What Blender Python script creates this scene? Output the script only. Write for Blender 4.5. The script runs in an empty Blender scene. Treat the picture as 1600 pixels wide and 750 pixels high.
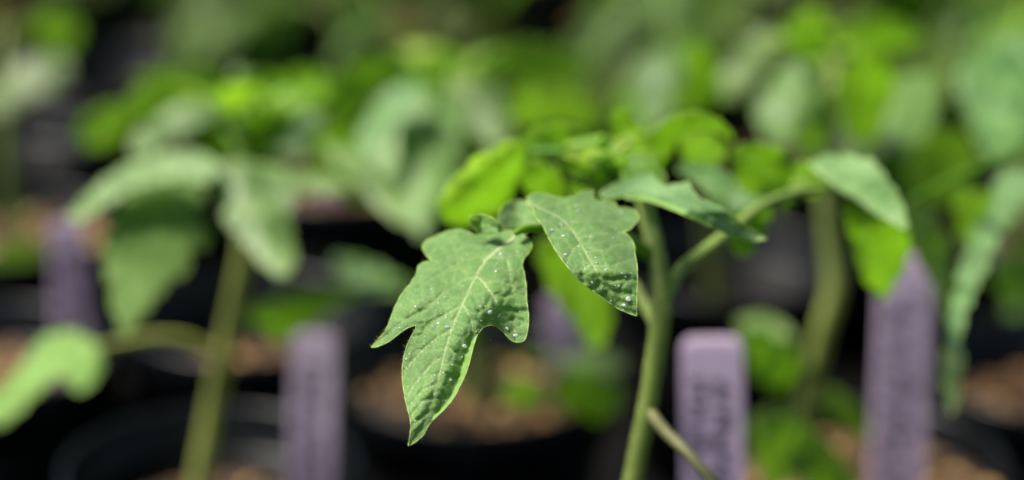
import bpy, bmesh, math, random
from mathutils import Vector, Matrix, noise
from mathutils.geometry import delaunay_2d_cdt
R = math.radians
C = bpy.context.scene.collection
sc = bpy.context.scene

# ---------------------------------------------------------------- camera
PITCH = R(20); CAMZ = 0.453; FPX = 4000.0
cd = bpy.data.cameras.new('camera'); cam = bpy.data.objects.new('camera', cd); C.objects.link(cam)
cam.location = (0, 0, CAMZ); cam.rotation_euler = (math.pi/2 - PITCH, 0, 0)
cd.sensor_width = 36; cd.lens = 36*FPX/1600; cd.clip_start = 0.02; cd.clip_end = 200
cd.dof.use_dof = True; cd.dof.focus_distance = 0.55; cd.dof.aperture_fstop = 5.1; cd.dof.aperture_blades = 0
sc.camera = cam
FW = Vector((0, math.cos(PITCH), -math.sin(PITCH))); UP = Vector((0, math.sin(PITCH), math.cos(PITCH)))
def at(px, py, D):
    return Vector((0, 0, CAMZ)) + D*(FW + Vector((1, 0, 0))*((px-800)/FPX) - UP*((py-375)/FPX))

# ---------------------------------------------------------------- light
SUN_EL, SUN_AZ = 61, -84        # degrees; azimuth measured from straight ahead towards the right
w = bpy.data.worlds.new('World'); sc.world = w; w.use_nodes = True
nt = w.node_tree; bg = nt.nodes['Background']
sky = nt.nodes.new('ShaderNodeTexSky'); sky.sky_type = 'NISHITA'; sky.sun_disc = False
sky.sun_elevation = R(SUN_EL); sky.sun_rotation = R(SUN_AZ); sky.air_density = 1.0; sky.dust_density = 2.5
nt.links.new(sky.outputs[0], bg.inputs[0]); bg.inputs[1].default_value = 0.06
sl = bpy.data.lights.new('sun', 'SUN'); sl.energy = 5.0; sl.angle = R(16); sl.color = (1.0, 0.95, 0.86)
so = bpy.data.objects.new('sun', sl); C.objects.link(so)
so.rotation_euler = Vector((math.sin(R(SUN_AZ))*math.cos(R(SUN_EL)), math.cos(R(SUN_AZ))*math.cos(R(SUN_EL)), math.sin(R(SUN_EL)))).to_track_quat('Z', 'Y').to_euler()
sc.view_settings.view_transform = 'Standard'; sc.view_settings.look = 'None'
sc.view_settings.exposure = 0.95; sc.view_settings.gamma = 1.0
sc.cycles.max_bounces = 8; sc.cycles.transparent_max_bounces = 8; sc.cycles.sample_clamp_indirect = 4
sc.cycles.use_denoising = True

# ---------------------------------------------------------------- materials
def mat(name):
    m = bpy.data.materials.new(name); m.use_nodes = True
    n = m.node_tree; return m, n, n.nodes['Principled BSDF'], n.nodes['Material Output']
def mixrgb(n, fac, a, b, mode='MIX'):
    x = n.nodes.new('ShaderNodeMix'); x.data_type = 'RGBA'; x.blend_type = mode
    for sock, v in ((x.inputs[0], fac), (x.inputs[6], a), (x.inputs[7], b)):
        if hasattr(v, 'is_linked'): n.links.new(v, sock)
        elif isinstance(v, (int, float)): sock.default_value = v
        else: sock.default_value = (*v, 1)
    return x.outputs[2]
def noise_tex(n, scale, detail=3, rough=.5):
    tc = n.nodes.new('ShaderNodeTexCoord'); t = n.nodes.new('ShaderNodeTexNoise')
    t.inputs['Scale'].default_value = scale; t.inputs['Detail'].default_value = detail; t.inputs['Roughness'].default_value = rough
    n.links.new(tc.outputs['Object'], t.inputs['Vector']); return t.outputs[0]
def ramp(n, sock, lo, hi):
    r = n.nodes.new('ShaderNodeMapRange'); r.inputs[1].default_value = lo; r.inputs[2].default_value = hi
    n.links.new(sock, r.inputs[0]); return r.outputs[0]
def leaf_mat(name, base, dark, trans, tf, scale, veincol, rough=.45, spec=.5, bump=.25, grain=None, var=.35):
    m, n, p, out = mat(name)
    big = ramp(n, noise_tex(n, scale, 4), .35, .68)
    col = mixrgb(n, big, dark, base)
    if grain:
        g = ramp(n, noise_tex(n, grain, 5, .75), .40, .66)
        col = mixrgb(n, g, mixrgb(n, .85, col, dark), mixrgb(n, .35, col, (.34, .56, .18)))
    oi = n.nodes.new('ShaderNodeObjectInfo')
    hs = n.nodes.new('ShaderNodeHueSaturation')
    mr = n.nodes.new('ShaderNodeMapRange'); mr.inputs[3].default_value = 1-var; mr.inputs[4].default_value = 1+var
    n.links.new(oi.outputs['Random'], mr.inputs[0]); n.links.new(mr.outputs[0], hs.inputs['Value'])
    if var:
        h2 = n.nodes.new('ShaderNodeMapRange'); h2.inputs[3].default_value = .47; h2.inputs[4].default_value = .52
        fr = n.nodes.new('ShaderNodeMath'); fr.operation = 'MULTIPLY_ADD'; fr.inputs[1].default_value = 7.31; fr.inputs[2].default_value = .2
        f2 = n.nodes.new('ShaderNodeMath'); f2.operation = 'FRACT'
        n.links.new(oi.outputs['Random'], fr.inputs[0]); n.links.new(fr.outputs[0], f2.inputs[0]); n.links.new(f2.outputs[0], h2.inputs[0]); n.links.new(h2.outputs[0], hs.inputs['Hue'])
    n.links.new(col, hs.inputs['Color'])
    col = hs.outputs[0]
    at_ = n.nodes.new('ShaderNodeAttribute'); at_.attribute_name = 'vein'
    col = mixrgb(n, at_.outputs['Fac'], col, veincol)
    n.links.new(col, p.inputs['Base Color'])
    p.inputs['Roughness'].default_value = rough; p.inputs['Specular IOR Level'].default_value = spec
    p.inputs['Sheen Weight'].default_value = .15; p.inputs['Sheen Roughness'].default_value = .4; p.inputs['Sheen Tint'].default_value = (.85, .95, .75, 1)
    b = n.nodes.new('ShaderNodeBump'); b.inputs['Strength'].default_value = bump; b.inputs['Distance'].default_value = .0004
    n.links.new(noise_tex(n, grain or scale*12, 5, .7), b.inputs['Height']); n.links.new(b.outputs[0], p.inputs['Normal'])
    tr = n.nodes.new('ShaderNodeBsdfTranslucent')
    tcol = mixrgb(n, at_.outputs['Fac'], mixrgb(n, big, [c*.7 for c in trans], trans), [min(1, c*1.1+.05) for c in trans])
    n.links.new(tcol, tr.inputs[0])
    mx = n.nodes.new('ShaderNodeMixShader'); mx.inputs[0].default_value = tf
    n.links.new(p.outputs[0], mx.inputs[1]); n.links.new(tr.outputs[0], mx.inputs[2]); n.links.new(mx.outputs[0], out.inputs[0])
    return m
HERO = leaf_mat('tomato_leaf_close', (.19, .385, .075), (.055, .16, .016), (.30, .60, .04), .34, 160, (.62, .66, .34), .48, .55, .7, 2600, 0)
UNDER = leaf_mat('tomato_leaf_underside', (.26, .48, .10), (.20, .40, .07), (.45, .80, .05), .45, 160, (.5, .65, .2), .6, .3, .3, 2600, 0)
LEAF = leaf_mat('tomato_leaf', (.07, .145, .014), (.014, .045, .003), (.14, .32, .005), .5, 6, (.20, .32, .06), .5, .2)  # darker than the nearer leaves: shade over the back rows put into the colour
YOUNG = leaf_mat('tomato_leaf_young_shade', (.12, .22, .015), (.045, .11, .005), (.20, .43, .005), .52, 6, (.30, .45, .06), .5, .2)  # young back-row leaves, darkened likewise to stand in for shade
LEAFP = leaf_mat('tomato_leaf_pale', (.26, .42, .16), (.11, .23, .055), (.22, .48, .012), .35, 90, (.40, .55, .25), .45, .5, .4)  # paler copy of the broad leaf, bright sheen of upper faces painted in
LEAFM = leaf_mat('tomato_leaf_broad', (.14, .27, .065), (.04, .12, .015), (.22, .48, .012), .38, 90, (.30, .45, .15), .42, .5, .4)
YOUNGM = leaf_mat('tomato_leaf_new', (.15, .33, .02), (.06, .19, .008), (.20, .45, .008), .5, 90, (.35, .55, .10), .5, .4, .4)
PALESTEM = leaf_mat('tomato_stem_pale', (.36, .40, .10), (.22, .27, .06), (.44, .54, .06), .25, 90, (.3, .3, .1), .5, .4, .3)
STEM = leaf_mat('tomato_stem', (.22, .28, .07), (.13, .20, .035), (.40, .50, .03), .18, 90, (.3, .3, .1), .5, .4, .3)
YOUNGC = leaf_mat('tomato_leaf_crown', (.25, .46, .03), (.14, .32, .012), (.30, .60, .01), .5, 6, (.35, .5, .12), .5, .35)
STEM0 = leaf_mat('tomato_stem_fresh', (.29, .42, .08), (.13, .22, .03), (.42, .58, .03), .25, 140, (.3, .3, .1), .5, .4, .3, 1500)
BROWNSTEM = leaf_mat('tomato_stem_woody', (.22, .20, .08), (.13, .13, .04), (.35, .32, .05), .12, 90, (.3, .3, .1), .5, .4, .3)
MARG, n, p, _ = mat('leaf_margin'); p.inputs['Base Color'].default_value = (.42, .58, .16, 1); p.inputs['Roughness'].default_value = .5
tr = n.nodes.new('ShaderNodeBsdfTranslucent'); tr.inputs[0].default_value = (.75, .85, .35, 1)
mx = n.nodes.new('ShaderNodeMixShader'); mx.inputs[0].default_value = .45
n.links.new(p.outputs[0], mx.inputs[1]); n.links.new(tr.outputs[0], mx.inputs[2]); n.links.new(mx.outputs[0], n.nodes['Material Output'].inputs[0])
DROP, n, p, _ = mat('water'); p.inputs['Base Color'].default_value = (.9, .95, .9, 1); p.inputs['Roughness'].default_value = .06
p.inputs['IOR'].default_value = 1.33; p.inputs['Transmission Weight'].default_value = .7; p.inputs['Specular IOR Level'].default_value = 1  # partly opaque white, standing in for bright highlights on the drops
SPECK, n, p, _ = mat('dried_water_speck'); p.inputs['Base Color'].default_value = (.8, .85, .78, 1); p.inputs['Roughness'].default_value = .2
POT, n, p, _ = mat('black_plastic')
n.links.new(mixrgb(n, ramp(n, noise_tex(n, 45, 5), .45, .8), (.0012, .0013, .0017), (.004, .004, .0048)), p.inputs['Base Color'])
p.inputs['Roughness'].default_value = .5; p.inputs['Specular IOR Level'].default_value = .05
SOIL, n, p, _ = mat('potting_soil')
n.links.new(mixrgb(n, ramp(n, noise_tex(n, 300, 6), .4, .65), (.012, .006, .003), (.05, .024, .010)), p.inputs['Base Color']); p.inputs['Roughness'].default_value = .9
CHIP, n, p, _ = mat('bark_chip')
a_ = n.nodes.new('ShaderNodeAttribute'); a_.attribute_name = 'tone'
cr = n.nodes.new('ShaderNodeValToRGB'); n.links.new(a_.outputs['Fac'], cr.inputs[0])
cr.color_ramp.elements[0].color = (.03, .012, .005, 1); cr.color_ramp.elements[1].color = (.42, .26, .09, 1)
e = cr.color_ramp.elements.new(.45); e.color = (.075, .03, .008, 1)
e = cr.color_ramp.elements.new(.8); e.color = (.20, .10, .03, 1)
n.links.new(cr.outputs[0], p.inputs['Base Color']); p.inputs['Roughness'].default_value = .75
TAG, n, p, _ = mat('lilac_plastic')
n.links.new(mixrgb(n, ramp(n, noise_tex(n, 120, 4), .4, .7), (.70, .59, .71), (.76, .65, .77)), p.inputs['Base Color']); p.inputs['Roughness'].default_value = .5
tr = n.nodes.new('ShaderNodeBsdfTranslucent'); tr.inputs[0].default_value = (.90, .74, .90, 1)
mx = n.nodes.new('ShaderNodeMixShader'); mx.inputs[0].default_value = .6
n.links.new(p.outputs[0], mx.inputs[1]); n.links.new(tr.outputs[0], mx.inputs[2]); n.links.new(mx.outputs[0], n.nodes['Material Output'].inputs[0])
INK, n, p, _ = mat('ink'); p.inputs['Base Color'].default_value = (.03, .02, .045, 1); p.inputs['Roughness'].default_value = .6
GROUND, n, p, _ = mat('black_ground_cloth')
n.links.new(mixrgb(n, ramp(n, noise_tex(n, 9, 6), .35, .7), (.002, .002, .0022), (.006, .0055, .005)), p.inputs['Base Color']); p.inputs['Roughness'].default_value = .9; p.inputs['Specular IOR Level'].default_value = .05

# ---------------------------------------------------------------- helpers
def link(name, data, parent=None, mats=()):
    o = bpy.data.objects.new(name, data); C.objects.link(o)
    for m in mats: data.materials.append(m)
    if parent: o.parent = parent
    return o
def tag(o, label=None, cat=None, group=None, kind=None):
    for k, v in (('label', label), ('category', cat), ('group', group), ('kind', kind)):
        if v: o[k] = v
    return o
def empty(name, loc):
    o = bpy.data.objects.new(name, None); C.objects.link(o); o.location = loc; o.empty_display_size = .01; return o
def mesh(name, vs, fs, attr=None, attrname='vein', smooth=True):
    me = bpy.data.meshes.new(name); me.from_pydata([tuple(v) for v in vs], [], fs); me.update()
    if smooth: me.polygons.foreach_set('use_smooth', [True]*len(fs))
    if attr is not None:
        a = me.attributes.new(attrname, 'FLOAT', 'POINT'); a.data.foreach_set('value', attr)
    return me
def tube_data(pts, rads, seg=8, caps=True):
    """swept tube through a smooth curve of the points"""
    P, Q = [], []
    n_ = len(pts)
    for i in range(n_-1):
        p0 = pts[max(i-1, 0)]; p1 = pts[i]; p2 = pts[i+1]; p3 = pts[min(i+2, n_-1)]
        st = 6 if n_ > 2 else 2
        if n_ > 40: st = 1
        for k in range(st):
            t = k/st
            P.append(.5*((2*p1)+(p2-p0)*t+(2*p0-5*p1+4*p2-p3)*t*t+(3*p1-p0-3*p2+p3)*t**3))
            Q.append(rads[i]*(1-t)+rads[i+1]*t)
    P.append(pts[-1]); Q.append(rads[-1])
    vs, fs = [], []
    nrm = None
    for i, p in enumerate(P):
        d = (P[min(i+1, len(P)-1)]-P[max(i-1, 0)]).normalized()
        if nrm is None:
            nrm = d.orthogonal().normalized()
        nrm = (nrm - d*nrm.dot(d)).normalized(); b = d.cross(nrm)
        for k in range(seg):
            a = 2*math.pi*k/seg
            vs.append(p+(nrm*math.cos(a)+b*math.sin(a))*Q[i])
    for i in range(len(P)-1):
        for k in range(seg):
            a, b2 = i*seg+k, i*seg+(k+1) % seg
            fs.append((a, b2, b2+seg, a+seg))
    if caps:
        fs.append(tuple(range(seg))[::-1]); fs.append(tuple((len(P)-1)*seg+k for k in range(seg)))
    return vs, fs
def tube(name, pts, rads, m, parent, seg=10):
    off = parent.matrix_world.translation if False else PLOC.get(parent, Vector())
    vs, fs = tube_data([p-off for p in pts], rads, seg)
    PLOCSET(o := link(name, mesh(name, vs, fs), parent, [m]), off)
    return o
PLOC = {}            # world offset of each parent (everything is unrotated for the hand placed plants)
def PLOCSET(o, off): PLOC[o] = off

# ---------------------------------------------------------------- ground
def ground():
    n_ = 60; vs = []; fs = []
    for j in range(n_+1):
        for i in range(n_+1):
            x = (i/n_-.5); y = (j/n_-.5)
            x = math.copysign(abs(2*x)**2.6, x)*30; y = 1.0+math.copysign(abs(2*y)**2.6, y)*30
            z = .0015*noise.noise(Vector((x*9, y*9, 0))) if abs(x) < 2 and abs(y) < 3 else 0
            vs.append((x, y, z-.002))
    for j in range(n_):
        for i in range(n_):
            a = j*(n_+1)+i; fs.append((a, a+1, a+n_+2, a+n_+1))
    o = link('ground', mesh('ground', vs, fs), None, [GROUND])
    tag(o, 'black woven cloth covering the nursery bench under the pots', 'ground', kind='structure')
ground()

# ---------------------------------------------------------------- pots and soil
def lathe(prof, seg=48):
    vs, fs = [], []
    for r, z in prof:
        for k in range(seg):
            a = 2*math.pi*k/seg; vs.append((r*math.cos(a), r*math.sin(a), z))
    for i in range(len(prof)-1):
        for k in range(seg):
            a, b = i*seg+k, i*seg+(k+1) % seg; fs.append((a, b, b+seg, a+seg))
    return vs, fs
vs, fs = lathe([(0, .002), (.034, .002), (.0355, .004), (.0465, .073), (.0450, .073), (.034, .0055), (0, .0055)])
POT_BODY = mesh('pot', vs, fs); POT_BODY.materials.append(POT)
vs, fs = lathe([(.0458, .071), (.0485, .071), (.0495, .0725), (.0502, .0885), (.0495, .0900), (.0484, .0900), (.0476, .0885), (.0470, .074), (.0455, .0733)])
POT_RIM = mesh('rim', vs, fs); RIM, n, p, _ = mat('sky_sheen_rim')
n.links.new(mixrgb(n, ramp(n, noise_tex(n, 60, 5), .45, .75), (.002, .0024, .0032), (.008, .009, .012)), p.inputs['Base Color'])  # lighter blue-grey than the pot: sky sheen on the lip put into colour
p.inputs['Roughness'].default_value = .36; p.inputs['Specular IOR Level'].default_value = .22
POT_RIM.materials.append(RIM)
def soil_mesh(seed):
    rnd = random.Random(seed); n_ = 14; seg = 40
    vs = [(0, 0, 0)]; fs = []; tone = [.3]
    for i in range(1, n_+1):
        for k in range(seg):
            r = .0462*i/n_; a = 2*math.pi*k/seg; x, y = r*math.cos(a), r*math.sin(a)
            vs.append((x, y, .0022*noise.noise(Vector((x*110+seed, y*110, 0)))+.001*noise.noise(Vector((x*400, y*400, seed)))))
            tone.append(.3)
    for k in range(seg): fs.append((0, 1+k, 1+(k+1) % seg))
    for i in range(n_-1):
        for k in range(seg):
            a, b = 1+i*seg+k, 1+i*seg+(k+1) % seg; fs.append((a, a+seg, b+seg, b))
    nf = len(fs)
    for _ in range(420):
        r = .0445*math.sqrt(rnd.random()); a = rnd.random()*6.283; c = Vector((r*math.cos(a), r*math.sin(a), .0008+rnd.random()*.001))
        s = .0007+.0030*rnd.random()**2; t = rnd.random()
        if rnd.random() < .10: t = 1.0
        M = Matrix.Rotation(rnd.random()*6, 3, 'Z') @ Matrix.Rotation(rnd.uniform(-.6, .6), 3, 'X')
        b0 = len(vs)
        ax = Vector((s*rnd.uniform(.8, 1.6), s*rnd.uniform(.6, 1), s*rnd.uniform(.35, .7)))
        for q in ((1, .2, 0), (.3, 1, .1), (-.8, .7, 0), (-1, -.4, .1), (-.1, -1, 0), (.8, -.7, -.1), (.2, .1, 1), (-.1, 0, -1)):
            v = Vector((q[0]*ax[0]*rnd.uniform(.75, 1.15), q[1]*ax[1]*rnd.uniform(.75, 1.15), q[2]*ax[2]))
            vs.append(tuple(c+M @ v)); tone.append(t)
        for k in range(6):
            fs.append((b0+k, b0+(k+1) % 6, b0+6)); fs.append((b0+(k+1) % 6, b0+k, b0+7))
    me = mesh('potting_soil', vs, fs, tone, 'tone', smooth=False)
    me.materials.append(SOIL); me.materials.append(CHIP)
    me.polygons.foreach_set('material_index', [0]*nf+[1]*(len(fs)-nf))
    return me
SOILS = [soil_mesh(s) for s in range(3)]
POTS = []
def pot(x, g, plabel, slabel, soilz=.078):
    o = tag(link('nursery_pot', POT_BODY), plabel, 'plant pot', 'black nursery pots standing close together')
    o.location = (x, g, 0)
    r = link('rim', POT_RIM, o)
    k = len(POTS)
    s = tag(link('potting_soil', SOILS[k % 3]), slabel, 'soil', 'bark soil filling the pots', 'stuff')
    s.location = (x, g, soilz); s.rotation_euler.z = k*1.3
    if soilz < .075: s.scale = (.88, .88, 1)
    POTS.append((x, g, soilz)); return o

# ---------------------------------------------------------------- leaflet templates: length 1 along +Y, upper face +Z
def leaflet_mesh(seed, m, width=.27, teeth=3.2, depth=.30, fold=.25, droop=.35, nu=44, nv=9, flat=False):
    rnd = random.Random(seed); ph = rnd.random()*.4
    def hw(t, side):
        b = (math.sin(math.pi*min(1, t**.62)))**.75*(1-.35*t) if 0 < t < 1 else 0
        s = (t*teeth+ph+side*.37) % 1.0
        cut = 1-depth*(1-abs(math.sin(math.pi*s))**.6)*(1 if t < .82 else .3)
        fine = 1-.06*abs(math.sin(t*37+side*2))
        return max(0, width*b*cut*fine*1.25)
    vs, fs, at_ = [], [], []
    for i in range(nu+1):
        t = i/nu
        yy = t; zz = -droop*t*t
        for j in range(-nv, nv+1):
            s = j/nv; side = 1 if s > 0 else 0
            h = hw(t, side); x = s*h
            y = yy + .45*abs(s)*h*(1-t)*1.2 - .10*abs(s)*(1-t)**4*.6
            d = abs(x)
            z = zz + fold*(d - 3.2*d*d*1.4)
            lv = (t*6.5 - abs(s)*1.1*h/width) % 1.0
            z += .012*abs(math.sin(math.pi*lv))*min(1, abs(s)*3)*(1-.6*abs(s))
            z += .030*abs(s)*abs(s)*noise.noise(Vector((x*7+seed*3.1, y*7, seed)))+.02*noise.noise(Vector((x*3, y*3+seed, 7.7)))
            vs.append((x, y, z))
            at_.append(max(0, 1-abs(s)*9*h/width/ (1.2)) if abs(j) <= 1 else (.25 if min(lv, 1-lv) < .06 else 0))
    W = 2*nv+1
    for i in range(nu):
        for j in range(W-1):
            a = i*W+j; fs.append((a, a+1, a+W+1, a+W))
    me = mesh('leaflet', vs, fs, at_); me.materials.append(m); return me
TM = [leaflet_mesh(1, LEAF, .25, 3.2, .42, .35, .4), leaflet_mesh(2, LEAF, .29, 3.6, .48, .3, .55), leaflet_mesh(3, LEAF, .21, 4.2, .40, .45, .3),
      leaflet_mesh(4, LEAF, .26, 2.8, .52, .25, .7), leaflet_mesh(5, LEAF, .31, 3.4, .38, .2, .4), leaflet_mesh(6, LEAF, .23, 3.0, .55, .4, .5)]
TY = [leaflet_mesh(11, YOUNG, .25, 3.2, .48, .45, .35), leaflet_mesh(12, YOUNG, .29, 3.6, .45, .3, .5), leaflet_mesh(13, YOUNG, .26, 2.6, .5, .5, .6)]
TC = [leaflet_mesh(21, YOUNGC, .25, 3.2, .48, .45, .35), leaflet_mesh(22, YOUNGC, .29, 3.6, .45, .3, .5), leaflet_mesh(23, YOUNGC, .26, 2.6, .5, .5, .6)]
def frame(base, tip, roll, hint=Vector((0, -.25, 1))):
    d = (tip-base); L = d.length; y = d/L
    z = hint - y*hint.dot(y)
    if z.length < 1e-3: z = Vector((0, -1, 0)) - y*(-y.y)
    z.normalize(); z = Matrix.Rotation(roll, 3, y) @ z; x = y.cross(z)
    M = Matrix((x, y, z)).transposed().to_4x4()
    return Matrix.Translation(base) @ M, L
def leaflet(parent, base, tip, k=0, young=False, width=1.0, roll=0, label=None, hint=Vector((0, -.25, 1)), thick=1):
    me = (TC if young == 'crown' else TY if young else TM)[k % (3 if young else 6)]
    drop = {0: .4, 1: .55, 2: .3, 3: .7, 4: .4, 5: .5}[k] if not young else {0: .35, 1: .5, 2: .6}[k % 3]
    M, L = frame(base, tip, roll, hint)
    # aim so that the drooping tip ends at the requested point
    ang = math.atan(drop); L2 = L*math.cos(ang)
    o = link('leaflet', me, parent)
    off = PLOC.get(parent, Vector())
    S = Matrix.Diagonal((L2*width, L2, L2*thick, 1))
    o.matrix_basis = Matrix.Translation(-off) @ M @ Matrix.Rotation(ang, 4, 'X') @ S
    if label: o['label'] = label
    return o

# ---------------------------------------------------------------- traced close-up leaflets
def seg_d(px, py, a, b):
    ax, ay = a; bx, by = b; dx, dy = bx-ax, by-ay
    t = max(0, min(1, ((px-ax)*dx+(py-ay)*dy)/(dx*dx+dy*dy+1e-9)))
    return math.hypot(px-ax-t*dx, py-ay-t*dy), t
def inside(px, py, poly):
    c = False; j = len(poly)-1
    for i in range(len(poly)):
        xi, yi = poly[i]; xj, yj = poly[j]
        if (yi > py) != (yj > py) and px < (xj-xi)*(py-yi)/(yj-yi)+xi: c = not c
        j = i
    return c
def smooth_closed(pts, step):
    out = []; n_ = len(pts)
    for i in range(n_):
        p0, p1, p2, p3 = [Vector(pts[(i+k-1) % n_]) for k in range(4)]
        L = (p2-p1).length; m = max(1, round(L/step))
        # keep sharp corners (tips and notches) sharp
        def tang(a, b, c):
            u, v = (b-a), (c-b)
            if u.length < 1e-6 or v.length < 1e-6 or u.normalized().dot(v.normalized()) < .05: return Vector((0, 0))
            return (c-a)/((c-b).length+(b-a).length)*L
        t1, t2 = tang(p0, p1, p2), tang(p1, p2, p3)
        for k in range(m):
            t = k/m
            h = (2*t**3-3*t*t+1)*p1+(t**3-2*t*t+t)*t1+(-2*t**3+3*t*t)*p2+(t**3-t*t)*t2
            out.append((h.x, h.y))
    return out
def blade(name, parent, outline, veins, depth, step, seed, strip=None, label=None, cell=21, hairs=1.0, mats=(HERO, UNDER), puff=.00034):
    """veins: list of (width_px, strength, [points]). Everything is laid on the curved surface depth(px,py)."""
    rnd = random.Random(seed)
    out = smooth_closed(outline, step)
    xs = [p[0] for p in out]; ys = [p[1] for p in out]
    pts = list(out); nb = len(out); edges = [(i, (i+1) % nb) for i in range(nb)]
    y = min(ys); row = 0
    obs = [(Vector(p)) for p in out]
    from mathutils.kdtree import KDTree
    kd = KDTree(nb)
    for i, p in enumerate(out): kd.insert((p[0], p[1], 0), i)
    kd.balance()
    while y < max(ys):
        x = min(xs)+(row % 2)*step/2
        while x < max(xs):
            q = (x+rnd.uniform(-.2, .2)*step, y+rnd.uniform(-.2, .2)*step)
            if kd.find((q[0], q[1], 0))[2] > step*.55 and inside(q[0], q[1], out): pts.append(q)
            x += step
        y += step*.87; row += 1
    vo, eo, fo, *_ = delaunay_2d_cdt([Vector(p) for p in pts], edges, [list(range(nb))], 1, 1e-4)
    segs = []
    for wd, st, ch in veins:
        for i in range(len(ch)-1):
            segs.append((ch[i], ch[i+1], wd*(1-.55*i/len(ch)), st, wd*(1-.55*(i+1)/len(ch))))
    cells = []
    for jj in range(int((max(ys)-min(ys))/cell)+3):
        for ii in range(int((max(xs)-min(xs))/cell)+3):
            cells.append((min(xs)+(ii-1+rnd.uniform(0, .95)+(jj % 2)*.5)*cell, min(ys)+(jj-1+rnd.uniform(0, .95))*cell))
    ckd = KDTree(len(cells))
    for i, c in enumerate(cells): ckd.insert((c[0], c[1], 0), i)
    ckd.balance()
    def surf(px, py):
        disp = 0; va = 0; dm = 1e9
        for a, b, w1, st, w2 in segs:
            if abs(px-(a[0]+b[0])/2) > 70+abs(a[0]-b[0]) or abs(py-(a[1]+b[1])/2) > 70+abs(a[1]-b[1]): continue
            d, t = seg_d(px, py, a, b); wd = w1*(1-t)+w2*t
            va = max(va, st*max(0, 1-(d/(wd*.46))**2) if d < wd else 0)
            disp = max(disp, (.0005 if wd > 3 else .00042)*math.exp(-(d/(wd*.9+2.2))**2))
            dm = min(dm, d)
        (c1, i1, d1), (c2, i2, d2) = ckd.find_n((px, py, 0), 2)
        e_ = (d2-d1)
        tert = math.exp(-(e_/3.2)**2)
        va = max(va, .10*tert)
        de = kd.find((px, py, 0))[2]
        pf = (1-math.exp(-dm/16))*(1-math.exp(-e_/9))*min(1, de/10)
        disp += .00018*tert*min(1, de/8) - puff*pf
        disp += .0006*noise.noise(Vector((px/42, py/42, seed))) + .00022*noise.noise(Vector((px/9, py/9, seed+5)))
        return at(px, py, depth(px, py)+disp), va, de
    off = PLOC.get(parent, Vector())
    vs, va = [], []
    for v in vo:
        s, a, de = surf(v.x, v.y); vs.append(s-off); va.append(a)
    fs = [tuple(f)[::-1] for f in fo]
    f0 = fs[len(fs)//2]; nn = (vs[f0[1]]-vs[f0[0]]).cross(vs[f0[2]]-vs[f0[0]])
    if nn.dot(-FW) < 0: fs = [f[::-1] for f in fs]
    mi = []
    for f in fs:
        cx = sum(vo[k].x for k in f)/len(f); cy = sum(vo[k].y for k in f)/len(f)
        mi.append(1 if strip and any(inside(cx, cy, s_) for s_ in strip) else 0)
    # thin pale margin that gives the blade its thickness
    loop = [surf(p[0], p[1])[0]-off for p in out]
    rd = [.00009+.00004*math.sin(i*.9) for i in range(len(loop))]
    tv, tf = tube_data(loop+[loop[0]], rd+[rd[0]], 5, False)
    if hairs:
        for i in range(int(nb*1.5*hairs)):
            k = rnd.randrange(nb); p = Vector(out[k]); q = Vector(out[(k+1) % nb]); pr = Vector(out[k-1])
            t = (q-pr); nrm = Vector((t.y, -t.x)).normalized()
            if inside(p.x+nrm.x*1.5, p.y+nrm.y*1.5, out): nrm = -nrm
            c = p.lerp(q, rnd.random()); nrm = (nrm+Vector((rnd.uniform(-.7, .7), rnd.uniform(-.7, .7)))).normalized()
            ln = rnd.uniform(1.5, 4.2) if rnd.random() < .93 else rnd.uniform(5, 9)
            A = surf(c.x, c.y)[0]-off; B = at(c.x+nrm.x*ln, c.y+nrm.y*ln, depth(c.x, c.y)+rnd.uniform(-.0004, .0004))-off
            d = (B-A).normalized(); u = d.orthogonal().normalized(); v_ = d.cross(u); b0 = len(tv); rr = .000028
            for a in range(3):
                an = a*2.094; tv.append(A+(u*math.cos(an)+v_*math.sin(an))*rr)
            tv.append(B)
            for a in range(3): tf.append((b0+a, b0+(a+1) % 3, b0+3))
    b0 = len(vs)
    me = mesh(name, vs+tv, fs+[tuple(i+b0 for i in f) for f in tf], va+[0]*len(tv))
    for m in (*mats, MARG): me.materials.append(m)
    me.polygons.foreach_set('material_index', mi+[2]*len(tf))
    o = link(name, me, parent); PLOCSET(o, off)
    if label: o['label'] = label
    return o, surf

# ---------------------------------------------------------------- the plants that can be told apart
def plant(base, label, group=None):
    o = tag(empty('tomato_seedling', base), label, 'seedling', group or 'tomato seedlings'); PLOC[o] = Vector(base); return o
V = Vector
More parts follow.
